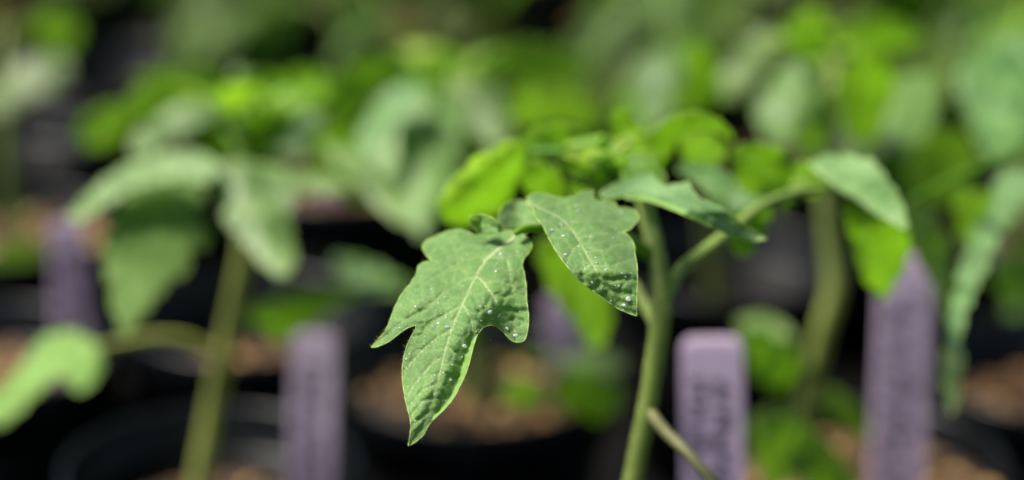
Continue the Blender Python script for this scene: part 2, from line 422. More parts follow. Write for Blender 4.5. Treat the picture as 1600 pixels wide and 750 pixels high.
# ---- the plant in focus
P0 = plant(at(962, 1560, .618), 'tomato seedling nearest the camera, its front leaf sharply focused and wet')
BASE0 = PLOC[P0]
stem0 = tube('stem', [BASE0, at(958, 1150, .618), at(972, 880, .62), at(990, 750, .62), at(1018, 600, .62), at(1034, 480, .62), at(1026, 400, .625), at(1008, 320, .635), at(1002, 275, .66), at(1000, 258, .675)],
             [.0029, .0028, .0026, .0024, .0023, .0026, .0021, .0020, .0016, .0010], STEM0, P0, 14)
def stem_hairs(o, n_, ln, seed):
    rnd = random.Random(seed); me = o.data; fs_ = list(me.polygons); vs, fs = [tuple(v.co) for v in me.vertices], [tuple(p.vertices) for p in me.polygons]
    wts = [f for f in fs_ if len(f.vertices) == 4]
    for _ in range(n_):
        f = rnd.choice(wts); a, b, c, d = [me.vertices[i].co for i in f.vertices]; s, t = rnd.random(), rnd.random()
        p = a.lerp(b, s).lerp(d.lerp(c, s), t); n2 = (f.normal+Vector([rnd.uniform(-.5, .5) for _ in range(3)])).normalized(); u = n2.orthogonal().normalized(); w_ = n2.cross(u)
        l_ = ln*rnd.uniform(.4, 1.3); b0 = len(vs)
        for k in range(3): vs.append(tuple(p+(u*math.cos(k*2.094)+w_*math.sin(k*2.094))*.000035))
        vs.append(tuple(p+n2*l_))
        for k in range(3): fs.append((b0+k, b0+(k+1) % 3, b0+3))
    m2 = mesh('stem', vs, fs, [0]*len(vs)); m2.materials.append(me.materials[0]); m2.materials.append(MARG)
    m2.polygons.foreach_set('material_index', [0]*len(fs_)+[1]*(len(fs)-len(fs_))); o.data = m2
stem_hairs(stem0, 9000, .0007, 4)
lf = tube('leaf', [at(1012, 395, .625), at(975, 372, .618), at(925, 362, .605), at(880, 358, .590), at(848, 357, .581), at(822, 357, .577), at(806, 364, .574)],
          [.0018, .0016, .0014, .0013, .0011, .0009, .0007], YOUNGM, P0, 10)
A = [(806,364),(797,360),(778,361),(765,362),(754,366),(741,367),(727,361),(714,359),(698,362),(677,371),(662,380),(661,389),(666,399),(675,408),(663,410),(654,415),(651,427),(641,443),(627,461),(617,480),(610,499),(601,519),(591,530),(580,543),(589,542),(607,534),(623,522),(636,513),(650,508),(649,515),(640,531),(633,550),(629,571),(629,595),(633,622),(638,643),(642,662),(641,678),(638,697),(650,690),(662,679),(670,664),(679,654),(693,641),(709,622),(719,603),(727,587),(733,569),(739,545),(745,526),(753,514),(762,509),(773,509),(783,516),(791,524),(799,532),(810,535),(820,531),(825,513),(826,493),(823,469),(822,445),(819,427),(816,413),(819,404),(826,395),(831,384),(826,373),(817,367),(812,357)]
VA = [(5.5, .75, [(806,364),(802,371),(781,387),(762,403),(749,421),(743,433)]),
      (3.6, .5, [(743,433),(733,453),(722,477),(711,501),(706,515),(698,539),(691,566),(685,593),(678,617),(670,641),(661,665),(650,683),(639,695)]),
      (3.4, .65, [(745,432),(757,443),(769,461),(781,483),(794,501),(805,519),(808,530)]),
      (2.6, .30, [(762,403),(791,402),(810,398)]), (2.4, .55, [(790,402),(795,415),(796,430),(801,456)]),
      (2.8, .25, [(743,433),(719,440),(690,461),(671,477),(650,491),(623,507),(595,533)]),
      (2.6, .22, [(762,403),(730,404),(703,419),(677,435),(650,453),(636,467)]),
      (2.4, .20, [(781,387),(741,385),(703,390),(675,392)]), (2.2, .2, [(723,405),(700,408),(675,409)]),
      (2.4, .40, [(722,477),(698,491),(677,504),(662,514)]),
      (2.4, .50, [(706,515),(682,529),(663,545),(647,562),(635,577)]),
      (2.4, .50, [(691,558),(677,567),(661,585),(647,602),(637,620)]),
      (2.2, .45, [(682,600),(663,609),(652,620),(640,634)]), (2.2, .45, [(676,622),(661,627),(647,643),(643,652)]),
      (2.0, .3, [(664,652),(652,657),(645,664)]),
      (2.2, .45, [(724,477),(730,487),(736,501),(739,517),(735,540)]), (1.8, .3, [(733,453),(742,465),(747,478)]),
      (2.0, .35, [(698,539),(706,549),(715,553),(724,566)]), (2.0, .3, [(688,580),(698,585),(706,598)]), (2, .25, [(681,607),(689,614),(695,622)]),
      (2, .3, [(757,443),(776,440),(795,444),(815,440)]), (2, .3, [(769,461),(788,464),(806,459),(820,465)]),
      (2, .3, [(781,483),(797,482),(812,488),(823,486)]), (1.8, .25, [(769,461),(760,478),(748,488)]), (1.8, .25, [(794,501),(806,498),(820,503)]),
      (1.8, .25, [(781,483),(772,495),(760,503)])]
STRIP = [[(745,524),(737,533),(727,556),(722,572),(718,587),(711,606),(701,625),(690,638),(677,652),(676,660),(700,650),(730,610),(750,560),(760,512)]]
def ss(x): x = max(0, min(1, x)); return x*x*(3-2*x)
def depA(px, py):
    up = max(0, (480-py)/120)
    D = .5485+.022*up**1.35-.00005*(py-590)
    # signed distance from the midrib line
    ax, ay, bx, by = 800, 366, 640, 696
    L = math.hypot(bx-ax, by-ay); s = ((bx-ax)*(py-ay)-(by-ay)*(px-ax))/L     # >0 on the left side
    D += .0065*(max(0, s)/110)**1.7 if s > 0 else .004*(-s/100)**1.6
    # the lower right margin rolls back
    d = min(seg_d(px, py, STRIP[0][i], STRIP[0][i+1])[0] for i in range(8)) if 670 < px < 765 and 500 < py < 670 else 99
    if px > 676 and inside(px, py, STRIP[0]): D -= min(.005, d*.00032)
    D += .004*max(0, (py-560)/140)**1.5*(-1)
    # margins of the two upper left lobes turn down
    if px < 720 and py < 500: D += .002*ss((720-px-(py-360)*.3)/80)
    D += .0013*math.sin(px/19+py/31)
    return D
bladeA, surfA = blade('leaflet', lf, A, VA, depA, 2.5, 3, STRIP, 'large lobed end leaflet in sharp focus, spotted with water drops')
B = [(833,326),(836,338),(847,351),(856,369),(865,386),(879,407),(893,424),(908,441),(930,457),(951,472),(969,484),(995,494),(995,464),(996,433),(995,412),(992,397),(991,384),(985,372),(974,363),(985,358),(994,348),(998,338),(991,329),(979,325),(966,324),(960,317),(948,313),(935,313),(926,309),(928,298),(914,298),(899,305),(883,309),(866,307),(850,303),(836,302),(825,307),(822,316)]
VB = [(4.5, .5, [(824,314),(843,325),(871,338),(890,354),(902,372)]), (3.4, .4, [(902,372),(914,393),(926,415),(940,436),(955,456),(972,476),(990,490)]),
      (2.4, .3, [(886,349),(914,346),(954,346),(991,338)]), (2.4, .3, [(902,372),(929,366),(972,363)]), (2.2, .3, [(914,393),(942,391),(966,382),(988,380)]),
      (2.2, .3, [(926,415),(954,416),(975,408),(992,404)]), (2.2, .35, [(890,358),(878,356),(866,360),(860,371)]), (2.2, .4, [(905,382),(896,389),(890,400),(886,412)]),
      (2.2, .45, [(923,413),(913,419),(909,430),(912,440)]), (2, .3, [(940,436),(934,447),(924,451)]), (2, .3, [(940,436),(960,438),(980,434),(995,438)]),
      (2, .3, [(955,456),(975,456),(994,462)]), (2.2, .25, [(860,333),(890,322),(920,316),(940,314)]), (2, .2, [(845,326),(870,316),(900,305)])]
def depB(px, py):
    D = .5525+.030*max(0, (425-py)/120)**1.25
    ax, ay, bx, by = 826, 314, 990, 490
    L = math.hypot(bx-ax, by-ay); s = ((bx-ax)*(py-ay)-(by-ay)*(px-ax))/L
    D += .005*(abs(s)/60)**1.6
    return D+.001*math.sin(px/15-py/27)
bladeB, surfB = blade('leaflet', lf, B, VB, depB, 2.5, 8, None, 'pointed side leaflet in focus, pale upper face with drops near the tip')
LOBE = [(752,366),(742,360),(735,350),(733,341),(737,337),(745,336),(757,336),(770,341),(781,350),(789,359),(775,366),(763,369)]
blade('leaflet', lf, LOBE, [(2.4, .3, [(785,362),(765,352),(738,342)])], lambda x, y: .576+.002*math.sin(x/9), 2.5, 12, None, 'small dark green folded leaflet behind the end leaflet', hairs=.5)
L4 = [(778,352),(781,330),(790,318),(806,313),(822,316),(833,330),(845,345),(846,354),(830,352),(822,364),(806,360),(790,356)]
blade('leaflet', lf, L4, [(3, .4, [(840,352),(815,340),(790,325)])], lambda x, y: .592+.004*math.sin(x/14)+(352-y)*.0002, 3, 14, None, None, hairs=.4)

# second leaf on the same plant: the one seen nearly edge on, right of the stem
lf2 = tube('leaf', [at(1002, 300, .632), at(985, 296, .625), at(962, 298, .618), at(944, 300, .612)], [.0014, .0012, .0010, .0008], YOUNGM, P0, 8)
CC = [(936,304),(946,295),(970,283),(994,276),(1018,272),(1025,281),(1036,290),(1055,288),(1076,286),(1082,297),(1092,309),(1111,317),(1130,327),(1149,341),(1170,356),(1198,374),(1175,376),(1143,368),(1117,358),(1090,345),(1063,333),(1037,322),(1023,317),(999,311),(981,311),(973,307),(951,311)]
STC = [[(945,309),(973,303),(985,308),(1000,306),(1023,311),(1040,317),(1063,326),(1090,337),(1112,350),(1112,362),(1063,345),(1000,320),(940,318)]]
blade('leaflet', lf2, CC, [(4, .4, [(936,304),(970,294),(1010,297),(1050,308),(1100,330),(1150,353),(1196,373)]), (2.5, .25, [(990,294),(1005,283)]), (2.5, .25, [(1040,305),(1065,294)])],
      lambda x, y: .598+.022*max(0, (330-y)/60)+.004*math.sin(x/30), 3, 20, STC, 'narrow leaflet seen almost edge on, pointing to the right', hairs=.5, mats=(LEAFP, UNDER))

# ---- leaves behind the focus: traced one by one, each a curved sheet at its own distance
def leaf(P, pts, rads, m=None, seg=8): return tube('leaf', pts, rads, m or YOUNGM, P, seg)
def lets(lfo, items):
    for it in items:
        b, t, k, y, wd, rl = it[:6]
        leaflet(lfo, at(*b), at(*t), k, y, wd, R(rl), None, it[6] if len(it) > 6 else V((0, -.25, 1)))
BACK = V((0, .8, .6))       # blade faces away and up: we look at its lit-through underside
TBN = [100]
def tb(lfo, outline, base, tip, D, gy=-.00018, gx=0.0, young=False, fold=.006, label=None, step=6, bend=0.0, strip=None):
    """gy < 0: the far end is the upper end, we see the sunlit face; gy > 0: we see the lit-through underside"""
    TBN[0] += 1; sd = TBN[0]; rnd_ = random.Random(sd)
    cx = sum(p[0] for p in outline)/len(outline); cy = sum(p[1] for p in outline)/len(outline)
    ax, ay = base; bx, by = tip; L = math.hypot(bx-ax, by-ay); ux, uy = (bx-ax)/L, (by-ay)/L
    hw = max(abs((p[0]-ax)*uy-(p[1]-ay)*ux) for p in outline)
    def dep(x, y):
        s = ((x-ax)*uy-(y-ay)*ux)/hw; t = ((x-ax)*ux+(y-ay)*uy)/L
        return D+gy*(y-cy)+gx*(x-cx)+fold*(abs(s)-.45*s*s)*(.7)+bend*(t-.5)**2+.0012*math.sin(t*11+sd)*abs(s)
    veins = [(5, .55, [base, ((ax+bx)/2+uy*3, (ay+by)/2-ux*3), tip])]
    for k in range(1, 6):
        t = k/6.2
        for sg in (-1, 1):
            x0, y0 = ax+(bx-ax)*t, ay+(by-ay)*t; l = hw*(.9-.5*abs(t-.4))
            veins.append((3.2, .35, [(x0, y0), (x0+uy*sg*l*.55+ux*l*.35, y0-ux*sg*l*.55+uy*l*.35), (x0+uy*sg*l+ux*l*.9, y0-ux*sg*l+uy*l*.9)]))
    # toothed margin: small waves along the traced outline
    o2 = []
    for i, p in enumerate(outline):
        q = outline[(i+1) % len(outline)]; o2.append(p); l = math.hypot(q[0]-p[0], q[1]-p[1])
        if l > 17 and hw > 26:
            nx, ny = (q[1]-p[1])/l, -(q[0]-p[0])/l; m = rnd_.uniform(.08, .20)*min(l, 30)
            if inside((p[0]+q[0])/2+nx*2, (p[1]+q[1])/2+ny*2, outline): nx, ny = -nx, -ny
            # the tooth leans towards the tip of the leaflet and a notch follows it
            fwd = (q[0]-p[0])*ux+(q[1]-p[1])*uy > 0
            tooth, notch = ((.60, m), (.86, -.35*m)) if fwd else ((.40, m), (.14, -.35*m))
            for f, h_ in ((tooth, notch) if fwd else (notch, tooth)):
                o2.append((p[0]+(q[0]-p[0])*f+nx*h_, p[1]+(q[1]-p[1])*f+ny*h_))
    mts = (UNDER, UNDER) if young == 'x' else (YOUNGM, UNDER) if young else (LEAFP if label and 'pale' in label and D < .82 else LEAFM, UNDER)
    return blade('leaflet', lfo, o2, veins, dep, step, sd, strip, label, 30, 0, mts, .0011)[0]
DN = .00022     # underside towards us

# crown of the focused plant
l = leaf(P0, [at(1000, 262, .64), at(930, 240, .655), at(870, 236, .66), at(812, 240, .662)], [.0016, .0013, .0011, .0008])
tb(l, [(690,338),(686,309),(722,266),(762,235),(803,217),(817,222),(816,253),(806,284),(788,324),(770,338),(749,335),(732,352),(714,352)], (816,236), (696,346), .665, DN, .0001, True, .008,
   'long backlit leaflet with a pale upper edge left of the crown', 5, 0, [[(680,312),(718,262),(760,229),(806,210),(812,224),(768,246),(730,278),(696,316)]])
tb(l, [(805,252),(815,218),(828,210),(840,198),(852,203),(864,193),(880,196),(893,197),(911,203),(916,214),(927,223),(910,232),(896,238),(880,241),(871,248),(855,244),(840,250),(822,247)], (905,225), (806,250), .675, DN*.8, 0, True, .006)
tb(l, [(800,262),(830,252),(860,262),(878,282),(885,312),(862,322),(838,306),(815,290)], (868,258), (806,296), .672, DN, 0, True, .006)
l = leaf(P0, [at(995, 240, .65), at(970, 228, .66), at(940, 232, .665), at(900, 240, .67)], [.0013, .0011, .0009, .0006])
tb(l, [(860,250),(884,236),(906,226),(924,228),(947,214),(962,222),(977,219),(996,232),(1015,243),(1016,262),(1013,278),(990,274),(967,283),(952,280),(937,292),(920,280),(906,271),(886,262)], (1000,252), (866,252), .66, DN*.7, 0, True, .006, 'bright yellow green toothed leaflet in the crown')
tb(l, [(905,275),(936,284),(962,292),(950,312),(915,314),(885,300),(880,280)], (970,270), (890,300), .665, DN*1.6, 0, False, .004)
tb(l, [(957,180),(972,172),(990,182),(1003,200),(1006,226),(985,232),(966,224),(955,204)], (992,232), (962,176), .69, DN, 0, True, .005)
tb(l, [(1000,236),(1030,262),(1040,290),(1018,300),(990,296),(972,280),(978,258)], (1000,240), (1020,300), .628, -DN, 0, True, .005)
l = leaf(P0, [at(1010, 300, .632), at(1018, 270, .645), at(1026, 240, .655)], [.0016, .0013, .001])
tb(l, [(1012,285),(1003,266),(1006,240),(1016,213),(1028,198),(1043,186),(1060,181),(1080,175),(1100,178),(1117,184),(1132,194),(1143,206),(1147,222),(1136,214),(1124,207),(1107,201),(1090,202),(1075,208),(1062,218),(1053,229),(1043,246),(1034,263),(1026,282)], (1018,285), (1143,218), .662, DN, 0, True, .005, 'arched bright green leaflet curving over to the right above the crown', 5)
tb(l, [(1066,214),(1096,206),(1126,216),(1136,240),(1120,256),(1088,256),(1064,240)], (1070,216), (1132,250), .70, DN*1.8, 0, False, .004)
# long right-hand leaf of the focused plant
l = leaf(P0, [at(1036, 470, .62), at(1062, 425, .625), at(1100, 393, .632), at(1140, 362, .64), at(1190, 322, .65), at(1245, 301, .66), at(1300, 296, .668), at(1335, 300, .672)],
         [.0021, .0019, .0017, .0015, .0013, .0012, .0010, .0008], STEM0, 12)
tb(l, [(1147,229),(1160,226),(1176,222),(1196,228),(1213,229),(1228,240),(1238,252),(1242,268),(1237,285),(1226,298),(1213,305),(1196,304),(1181,309),(1168,302),(1157,299),(1150,284),(1147,267),(1144,247)], (1238,296), (1150,230), .672, DN, -.0001, True, .005, 'rounded bright yellow green leaflet lit from behind')
tb(l, [(1053,260),(1070,254),(1085,256),(1104,258),(1123,266),(1140,275),(1155,288),(1165,303),(1185,308),(1204,312),(1198,322),(1180,330),(1160,338),(1140,334),(1118,322),(1108,304),(1090,286),(1072,274)], (1200,316), (1054,262), .672, -DN, 0, False, .005)
tb(l, [(1140,340),(1164,330),(1196,318),(1206,330),(1196,352),(1182,380),(1166,402),(1150,398),(1142,372)], (1200,320), (1152,402), .668, DN, 0, True, .005)
tb(l, [(1262,256),(1280,248),(1299,240),(1312,245),(1331,241),(1345,249),(1363,249),(1372,262),(1381,270),(1386,284),(1396,292),(1402,310),(1412,324),(1414,340),(1418,359),(1400,350),(1384,341),(1368,332),(1352,320),(1336,308),(1320,301),(1304,288),(1290,277),(1274,268)], (1264,258), (1418,358), .664, -DN, .00003, False, .005, 'pale pointed leaflet at the end of the long right hand leaf', 5)
tb(l, [(1320,316),(1350,326),(1385,345),(1416,361),(1423,385),(1415,405),(1412,424),(1398,436),(1394,452),(1378,467),(1364,450),(1350,440),(1347,420),(1336,404),(1333,380),(1322,350)], (1338,312), (1378,466), .69, DN, .0001, True, .006, 'hanging bright green leaflet lit from behind, pointing down')
tb(l, [(1240,262),(1256,252),(1270,262),(1290,285),(1290,302),(1262,306),(1246,292)], (1285,298), (1246,258), .68, DN, 0, True, .004)
l = leaf(P0, [at(1012, 640, .62), at(1040, 675, .612), at(1078, 712, .605), at(1118, 760, .60), at(1150, 830, .60)], [.0015, .0014, .0013, .0012, .0008], BROWNSTEM, 10)
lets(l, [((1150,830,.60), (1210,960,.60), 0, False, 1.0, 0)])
l = leaf(P0, [at(1036, 520, .622), at(1008, 478, .64), at(985, 440, .66), at(930, 400, .70), at(890, 390, .72)], [.0018, .0015, .0013, .0011, .0008], STEM, 10)
tb(l, [(838,380),(870,372),(905,382),(930,410),(948,440),(955,480),(950,520),(932,548),(915,530),(896,500),(872,470),(850,430)], (880,378), (934,548), .735, DN*1.3, 0, False, .006)

def crown(P, c, D, n_, spread, seed, size=75, drop_=.3):
    """a tuft of small pointed young leaflets round a growing tip at pixel c"""
    rr = random.Random(seed); l = leaf(P, [at(c[0]-4, c[1]+34, D+.004), at(c[0], c[1]+12, D+.004), at(c[0]+2, c[1]-6, D+.006)], [.0014, .0011, .0006])
    for i in range(n_):
        a = 2*math.pi*i/n_+rr.uniform(-.4, .4); L = size*rr.uniform(.65, 1.25); r0 = spread*rr.uniform(.1, .9)
        b = (c[0]+math.cos(a)*r0*.6, c[1]+rr.uniform(-12, 14), D+.012*math.sin(a)*r0/30)
        t = (b[0]+math.cos(a)*L, b[1]-L*rr.uniform(-drop_, .45), b[2]+math.sin(a)*L*.00018)
        leaflet(l, at(*b), at(*t), i, 'crown', rr.uniform(.95, 1.25), R(rr.uniform(-30, 30)))
crown(P0, (960,250), .652, 13, 50, 31, 60); crown(P0, (875,242), .672, 9, 45, 32, 52); crown(P0, (1010,225), .68, 6, 20, 45, 50); crown(P0, (1235,292), .675, 4, 16, 33, 34)

# ---- left plant
P1 = plant(at(302, 806, .872), 'tomato seedling left of the focused leaf with broad drooping leaves and a bare lower stem')
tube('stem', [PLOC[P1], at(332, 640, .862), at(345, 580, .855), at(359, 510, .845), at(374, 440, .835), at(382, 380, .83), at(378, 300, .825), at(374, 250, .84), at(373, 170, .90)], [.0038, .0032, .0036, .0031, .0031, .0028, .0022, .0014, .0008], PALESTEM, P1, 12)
l = leaf(P1, [at(380, 320, .82), at(360, 275, .81), at(335, 262, .80), at(312, 268, .795)], [.0017, .0015, .0012, .0009])
tb(l, [(104,346),(120,322),(140,302),(152,290),(175,274),(198,258),(222,252),(251,240),(278,240),(304,235),(325,244),(340,258),(332,278),(310,284),(289,276),(268,282),(251,280),(228,290),(205,295),(182,310),(160,321),(135,338)], (336,262), (104,345), .79, -DN*1.3, -.00004, False, .003, 'long pale leaflet stretching out to the far left')
tb(l, [(306,284),(280,284),(251,284),(228,294),(205,303),(190,322),(172,335),(170,360),(160,380),(168,404),(166,432),(176,450),(174,475),(186,498),(193,528),(206,514),(214,496),(232,486),(238,468),(256,452),(262,428),(272,436),(291,426),(292,400),(292,380),(304,388),(327,380),(328,362),(314,352),(316,336),(302,324),(318,306)], (312,280), (193,526), .785, -DN*.8, .0001, False, .006, 'broad lobed leaflet hanging down on the left')
l = leaf(P1, [at(378, 300, .82), at(376, 270, .805), at(384, 258, .80)], [.0016, .0013, .001])
tb(l, [(336,262),(340,284),(336,302),(350,322),(352,347),(370,362),(380,381),(396,390),(404,410),(420,418),(443,434),(456,420),(462,393),(452,378),(456,358),(446,340),(462,309),(446,294),(434,276),(415,266),(395,254),(366,250)], (362,256), (443,432), .785, -DN*.8, 0, False, .006, 'hanging leaflet in front of the top of the left stem')
tb(l, [(396,262),(420,256),(450,262),(486,268),(515,276),(548,296),(515,300),(486,303),(460,298),(441,294),(415,286)], (398,266), (548,296), .80, -DN, 0, False, .003)
l = leaf(P1, [at(374, 240, .825), at(352, 200, .845), at(335, 175, .86)], [.0014, .0012, .0008])
tb(l, [(202,232),(210,212),(224,194),(248,180),(272,168),(295,160),(320,154),(340,160),(346,174),(330,186),(312,192),(292,206),(272,218),(250,228),(228,240),(210,244)], (344,166), (202,236), .84, -DN, 0, False, .004)
tb(l, [(232,148),(250,126),(272,114),(296,106),(320,106),(340,116),(354,134),(350,160),(326,156),(304,148),(280,156),(256,164),(240,170)], (350,148), (234,156), .87, DN*.7, 0, True, .005, 'bright green arching leaflet on top of the left plant')
tb(l, [(322,204),(345,196),(368,208),(374,230),(350,248),(330,240)], (350,198), (345,248), .85, DN, 0, True, .004)
l = leaf(P1, [at(373, 200, .835), at(388, 165, .85), at(405, 150, .86)], [.0014, .0012, .0008])
tb(l, [(392,122),(412,112),(436,118),(456,134),(470,156),(476,180),(460,196),(436,202),(414,194),(400,178),(392,150)], (400,150), (470,190), .87, DN*.6, 0, True, .005)
tb(l, [(426,226),(436,204),(452,188),(472,178),(490,174),(502,188),(496,212),(478,230),(456,244),(438,250)], (496,186), (434,246), .86, -DN, 0, False, .004)
tb(l, [(362,112),(376,104),(390,116),(392,136),(382,156),(366,150)], (378,154), (374,106), .89, -DN, 0, False, .003)
tb(l, [(380,205),(410,198),(430,216),(426,244),(398,250),(378,232)], (382,206), (424,246), .85, DN*.6, 0, True, .004)
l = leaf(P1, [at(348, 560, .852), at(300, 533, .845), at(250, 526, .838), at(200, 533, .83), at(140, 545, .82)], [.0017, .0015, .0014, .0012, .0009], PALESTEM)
tb(l, [(62,532),(84,522),(106,516),(128,524),(148,538),(160,566),(150,590),(136,606),(118,612),(106,592),(86,586),(66,606),(46,624),(20,652),(-8,668),(-20,640),(0,612),(24,586),(44,560)], (150,545), (-15,660), .81, -DN*.6, 0, 'x', .006, 'curled light green leaflet low at the left edge')

l = leaf(P1, [at(374, 230, .84), at(366, 180, .865), at(350, 150, .88)], [.0014, .0011, .0008])
tb(l, [(206,150),(226,122),(250,108),(268,118),(258,146),(240,172),(218,186),(204,172)], (262,112), (212,184), .91, DN, 0, True, .005)
tb(l, [(276,176),(300,158),(330,150),(352,164),(350,190),(326,204),(298,206),(280,196)], (350,162), (282,202), .87, DN*.8, 0, True, .005)
tb(l, [(352,140),(372,116),(398,120),(412,150),(402,186),(384,210),(364,196),(352,168)], (378,118), (380,208), .88, DN*.7, 0, True, .005)
tb(l, [(396,176),(424,158),(452,168),(462,196),(446,222),(420,228),(400,208)], (404,172), (450,224), .86, DN*.8, 0, True, .005)
tb(l, [(450,118),(480,104),(508,116),(520,146),(506,170),(478,172),(456,150)], (456,124), (512,168), .93, DN, 0, True, .005)
tb(l, [(120,200),(146,172),(180,160),(206,170),(200,200),(176,222),(146,232),(124,222)], (202,168), (128,228), .92, DN, 0, False, .005)
crown(P1, (372,165), .86, 12, 80, 34, 90); crown(P1, (270,150), .93, 9, 60, 35, 85); crown(P1, (450,160), .93, 9, 60, 36, 85)

# ---- plant right of centre with the long S shaped stem
P2 = plant(at(1266, 710, .886), 'tomato seedling with a long S shaped olive stem, right of centre')
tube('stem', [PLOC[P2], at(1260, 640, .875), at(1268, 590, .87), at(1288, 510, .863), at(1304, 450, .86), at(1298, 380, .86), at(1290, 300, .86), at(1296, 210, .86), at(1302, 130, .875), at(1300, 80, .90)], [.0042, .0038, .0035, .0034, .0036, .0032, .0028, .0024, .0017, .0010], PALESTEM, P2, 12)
l = leaf(P2, [at(1300, 150, .862), at(1330, 110, .85), at(1350, 95, .84)], [.0018, .0015, .001])
tb(l, [(1318,100),(1340,84),(1365,80),(1385,98),(1397,123),(1394,152),(1384,178),(1372,204),(1357,228),(1338,222),(1325,208),(1316,180),(1314,140)], (1345,86), (1356,228), .84, DN, 0, True, .007, 'bright green leaflet hanging right beside the top of the tall stem')
tb(l, [(1382,140),(1404,124),(1430,116),(1455,118),(1466,140),(1464,165),(1454,190),(1440,214),(1420,232),(1400,244),(1382,228),(1378,190)], (1400,124), (1410,244), .86, -DN, 0, False, .006)
tb(l, [(1300,52),(1340,30),(1385,28),(1430,42),(1440,62),(1400,76),(1350,78)], (1302,60), (1440,54), .89, DN, 0, True, .005)
l = leaf(P2, [at(1298, 180, .862), at(1275, 130, .85), at(1255, 100, .845)], [.0018, .0015, .001])
tb(l, [(1180,165),(1200,134),(1224,108),(1246,98),(1268,96),(1282,112),(1285,134),(1272,162),(1257,188),(1244,208),(1228,228),(1206,222),(1188,200)], (1266,98), (1222,228), .84, -DN*.8, 0, False, .006)
tb(l, [(1228,40),(1254,18),(1285,14),(1296,44),(1290,84),(1262,98),(1236,84)], (1288,90), (1240,24), .90, DN, 0, True, .005)
tb(l, [(1262,150),(1282,140),(1296,160),(1290,210),(1272,236),(1254,222),(1250,190)], (1284,142), (1264,236), .852, DN, 0, True, .004)
l = leaf(P2, [at(1266, 600, .872), at(1250, 560, .86), at(1230, 540, .85)], [.0013, .0011, .0009], YOUNGM)
tb(l, [(1158,520),(1184,512),(1212,524),(1238,540),(1246,566),(1236,592),(1214,608),(1192,600),(1176,570),(1162,548)], (1240,545), (1164,520), .845, DN*.5, 0, True, .005, 'small bright green leaflet low behind the lilac label')
tb(l, [(1150,500),(1190,492),(1226,508),(1240,530),(1206,528),(1170,524)], (1240,530), (1150,504), .865, -DN, 0, False, .003)
l = leaf(P2, [at(1264, 660, .878), at(1250, 640, .86), at(1225, 640, .845)], [.0013, .0011, .0008], YOUNGM)
tb(l, [(1184,648),(1212,640),(1240,652),(1272,672),(1300,694),(1322,722),(1345,760),(1300,770),(1256,756),(1222,726),(1196,692)], (1236,645), (1330,764), .82, DN*.5, 0, False, .006)
tb(l, [(1178,652),(1200,660),(1224,700),(1236,750),(1206,770),(1184,728),(1174,690)], (1200,650), (1220,768), .84, DN, 0, False, .005)
tb(l, [(1290,610),(1320,620),(1356,656),(1380,690),(1352,690),(1316,664),(1292,640)], (1270,632), (1380,690), .88, DN*.4, 0, True, .004)

# ---- plant behind the focused leaf
P3 = plant(at(748, 640, .93), 'tomato seedling rising directly behind the focused leaf with long pale hanging leaflets')
tube('stem', [PLOC[P3], at(742, 540, .925), at(744, 430, .915), at(735, 330, .905), at(720, 230, .90), at(712, 150, .905), at(710, 110, .92)], [.0040, .0037, .0034, .0030, .0026, .0020, .0012], STEM, P3, 12)
l = leaf(P3, [at(722, 240, .90), at(700, 175, .88), at(668, 145, .865)], [.0018, .0015, .001])
tb(l, [(632,170),(658,146),(684,142),(706,148),(720,170),(726,193),(716,216),(710,238),(706,262),(706,286),(694,306),(685,328),(670,350),(658,374),(646,356),(636,338),(618,304),(624,278),(630,253),(620,228),(622,200)], (676,144), (658,373), .85, -DN*.9, 0, False, .008, 'long pale leaflet hanging above the focused leaf')
tb(l, [(555,236),(560,210),(572,188),(584,168),(597,150),(618,136),(638,125),(660,136),(654,152),(638,168),(626,188),(612,208),(598,226),(580,242)], (656,134), (560,238), .85, -DN*1.2, -.0001, False, .004, 'pale shining leaflet with a bright spot at the upper middle')
tb(l, [(560,236),(590,190),(622,160),(650,150),(672,190),(680,250),(668,310),(640,330),(604,300),(576,270)], (655,150), (600,310), .90, -DN*.5, 0, False, .006)
tb(l, [(470,210),(500,190),(540,200),(575,230),(590,280),(570,320),(530,300),(496,262)], (560,205), (540,315), .92, DN, 0, False, .006)
tb(l, [(700,210),(730,200),(770,216),(800,250),(780,300),(740,320),(710,280)], (760,205), (735,320), .91, DN*.6, 0, False, .006)
tb(l, [(508,134),(534,112),(562,96),(592,88),(622,84),(654,110),(632,126),(600,138),(574,160),(556,186),(541,200),(524,180)], (654,114), (530,196), .88, DN*.6, 0, True, .005)
tb(l, [(502,220),(536,232),(567,250),(590,272),(610,298),(628,326),(645,354),(618,346),(604,334),(586,318),(570,298),(548,276),(522,252)], (506,224), (645,353), .84, -DN, 0, False, .004)
l = leaf(P3, [at(715, 200, .90), at(728, 150, .885), at(748, 132, .875)], [.0018, .0015, .001])
tb(l, [(712,142),(738,128),(765,126),(782,146),(792,168),(798,204),(784,220),(764,226),(746,210),(732,192),(716,168)], (745,130), (786,218), .87, -DN, 0, False, .005)
tb(l, [(742,104),(776,82),(815,64),(846,66),(876,74),(900,88),(914,104),(898,134),(866,130),(835,139),(812,128),(795,122),(768,134),(748,124)], (750,124), (912,104), .92, DN*.5, 0, True, .005)
tb(l, [(800,145),(840,142),(880,142),(915,150),(930,180),(915,205),(880,192),(846,196),(815,204),(800,180)], (800,160), (926,190), .91, DN*1.4, 0, False, .005)
l = leaf(P3, [at(712, 150, .905), at(700, 125, .92), at(688, 108, .94)], [.0014, .0012, .0008])
tb(l, [(655,98),(684,78),(716,82),(728,106),(714,132),(684,140),(660,124)], (690,134), (700,80), .95, DN, 0, True, .004)
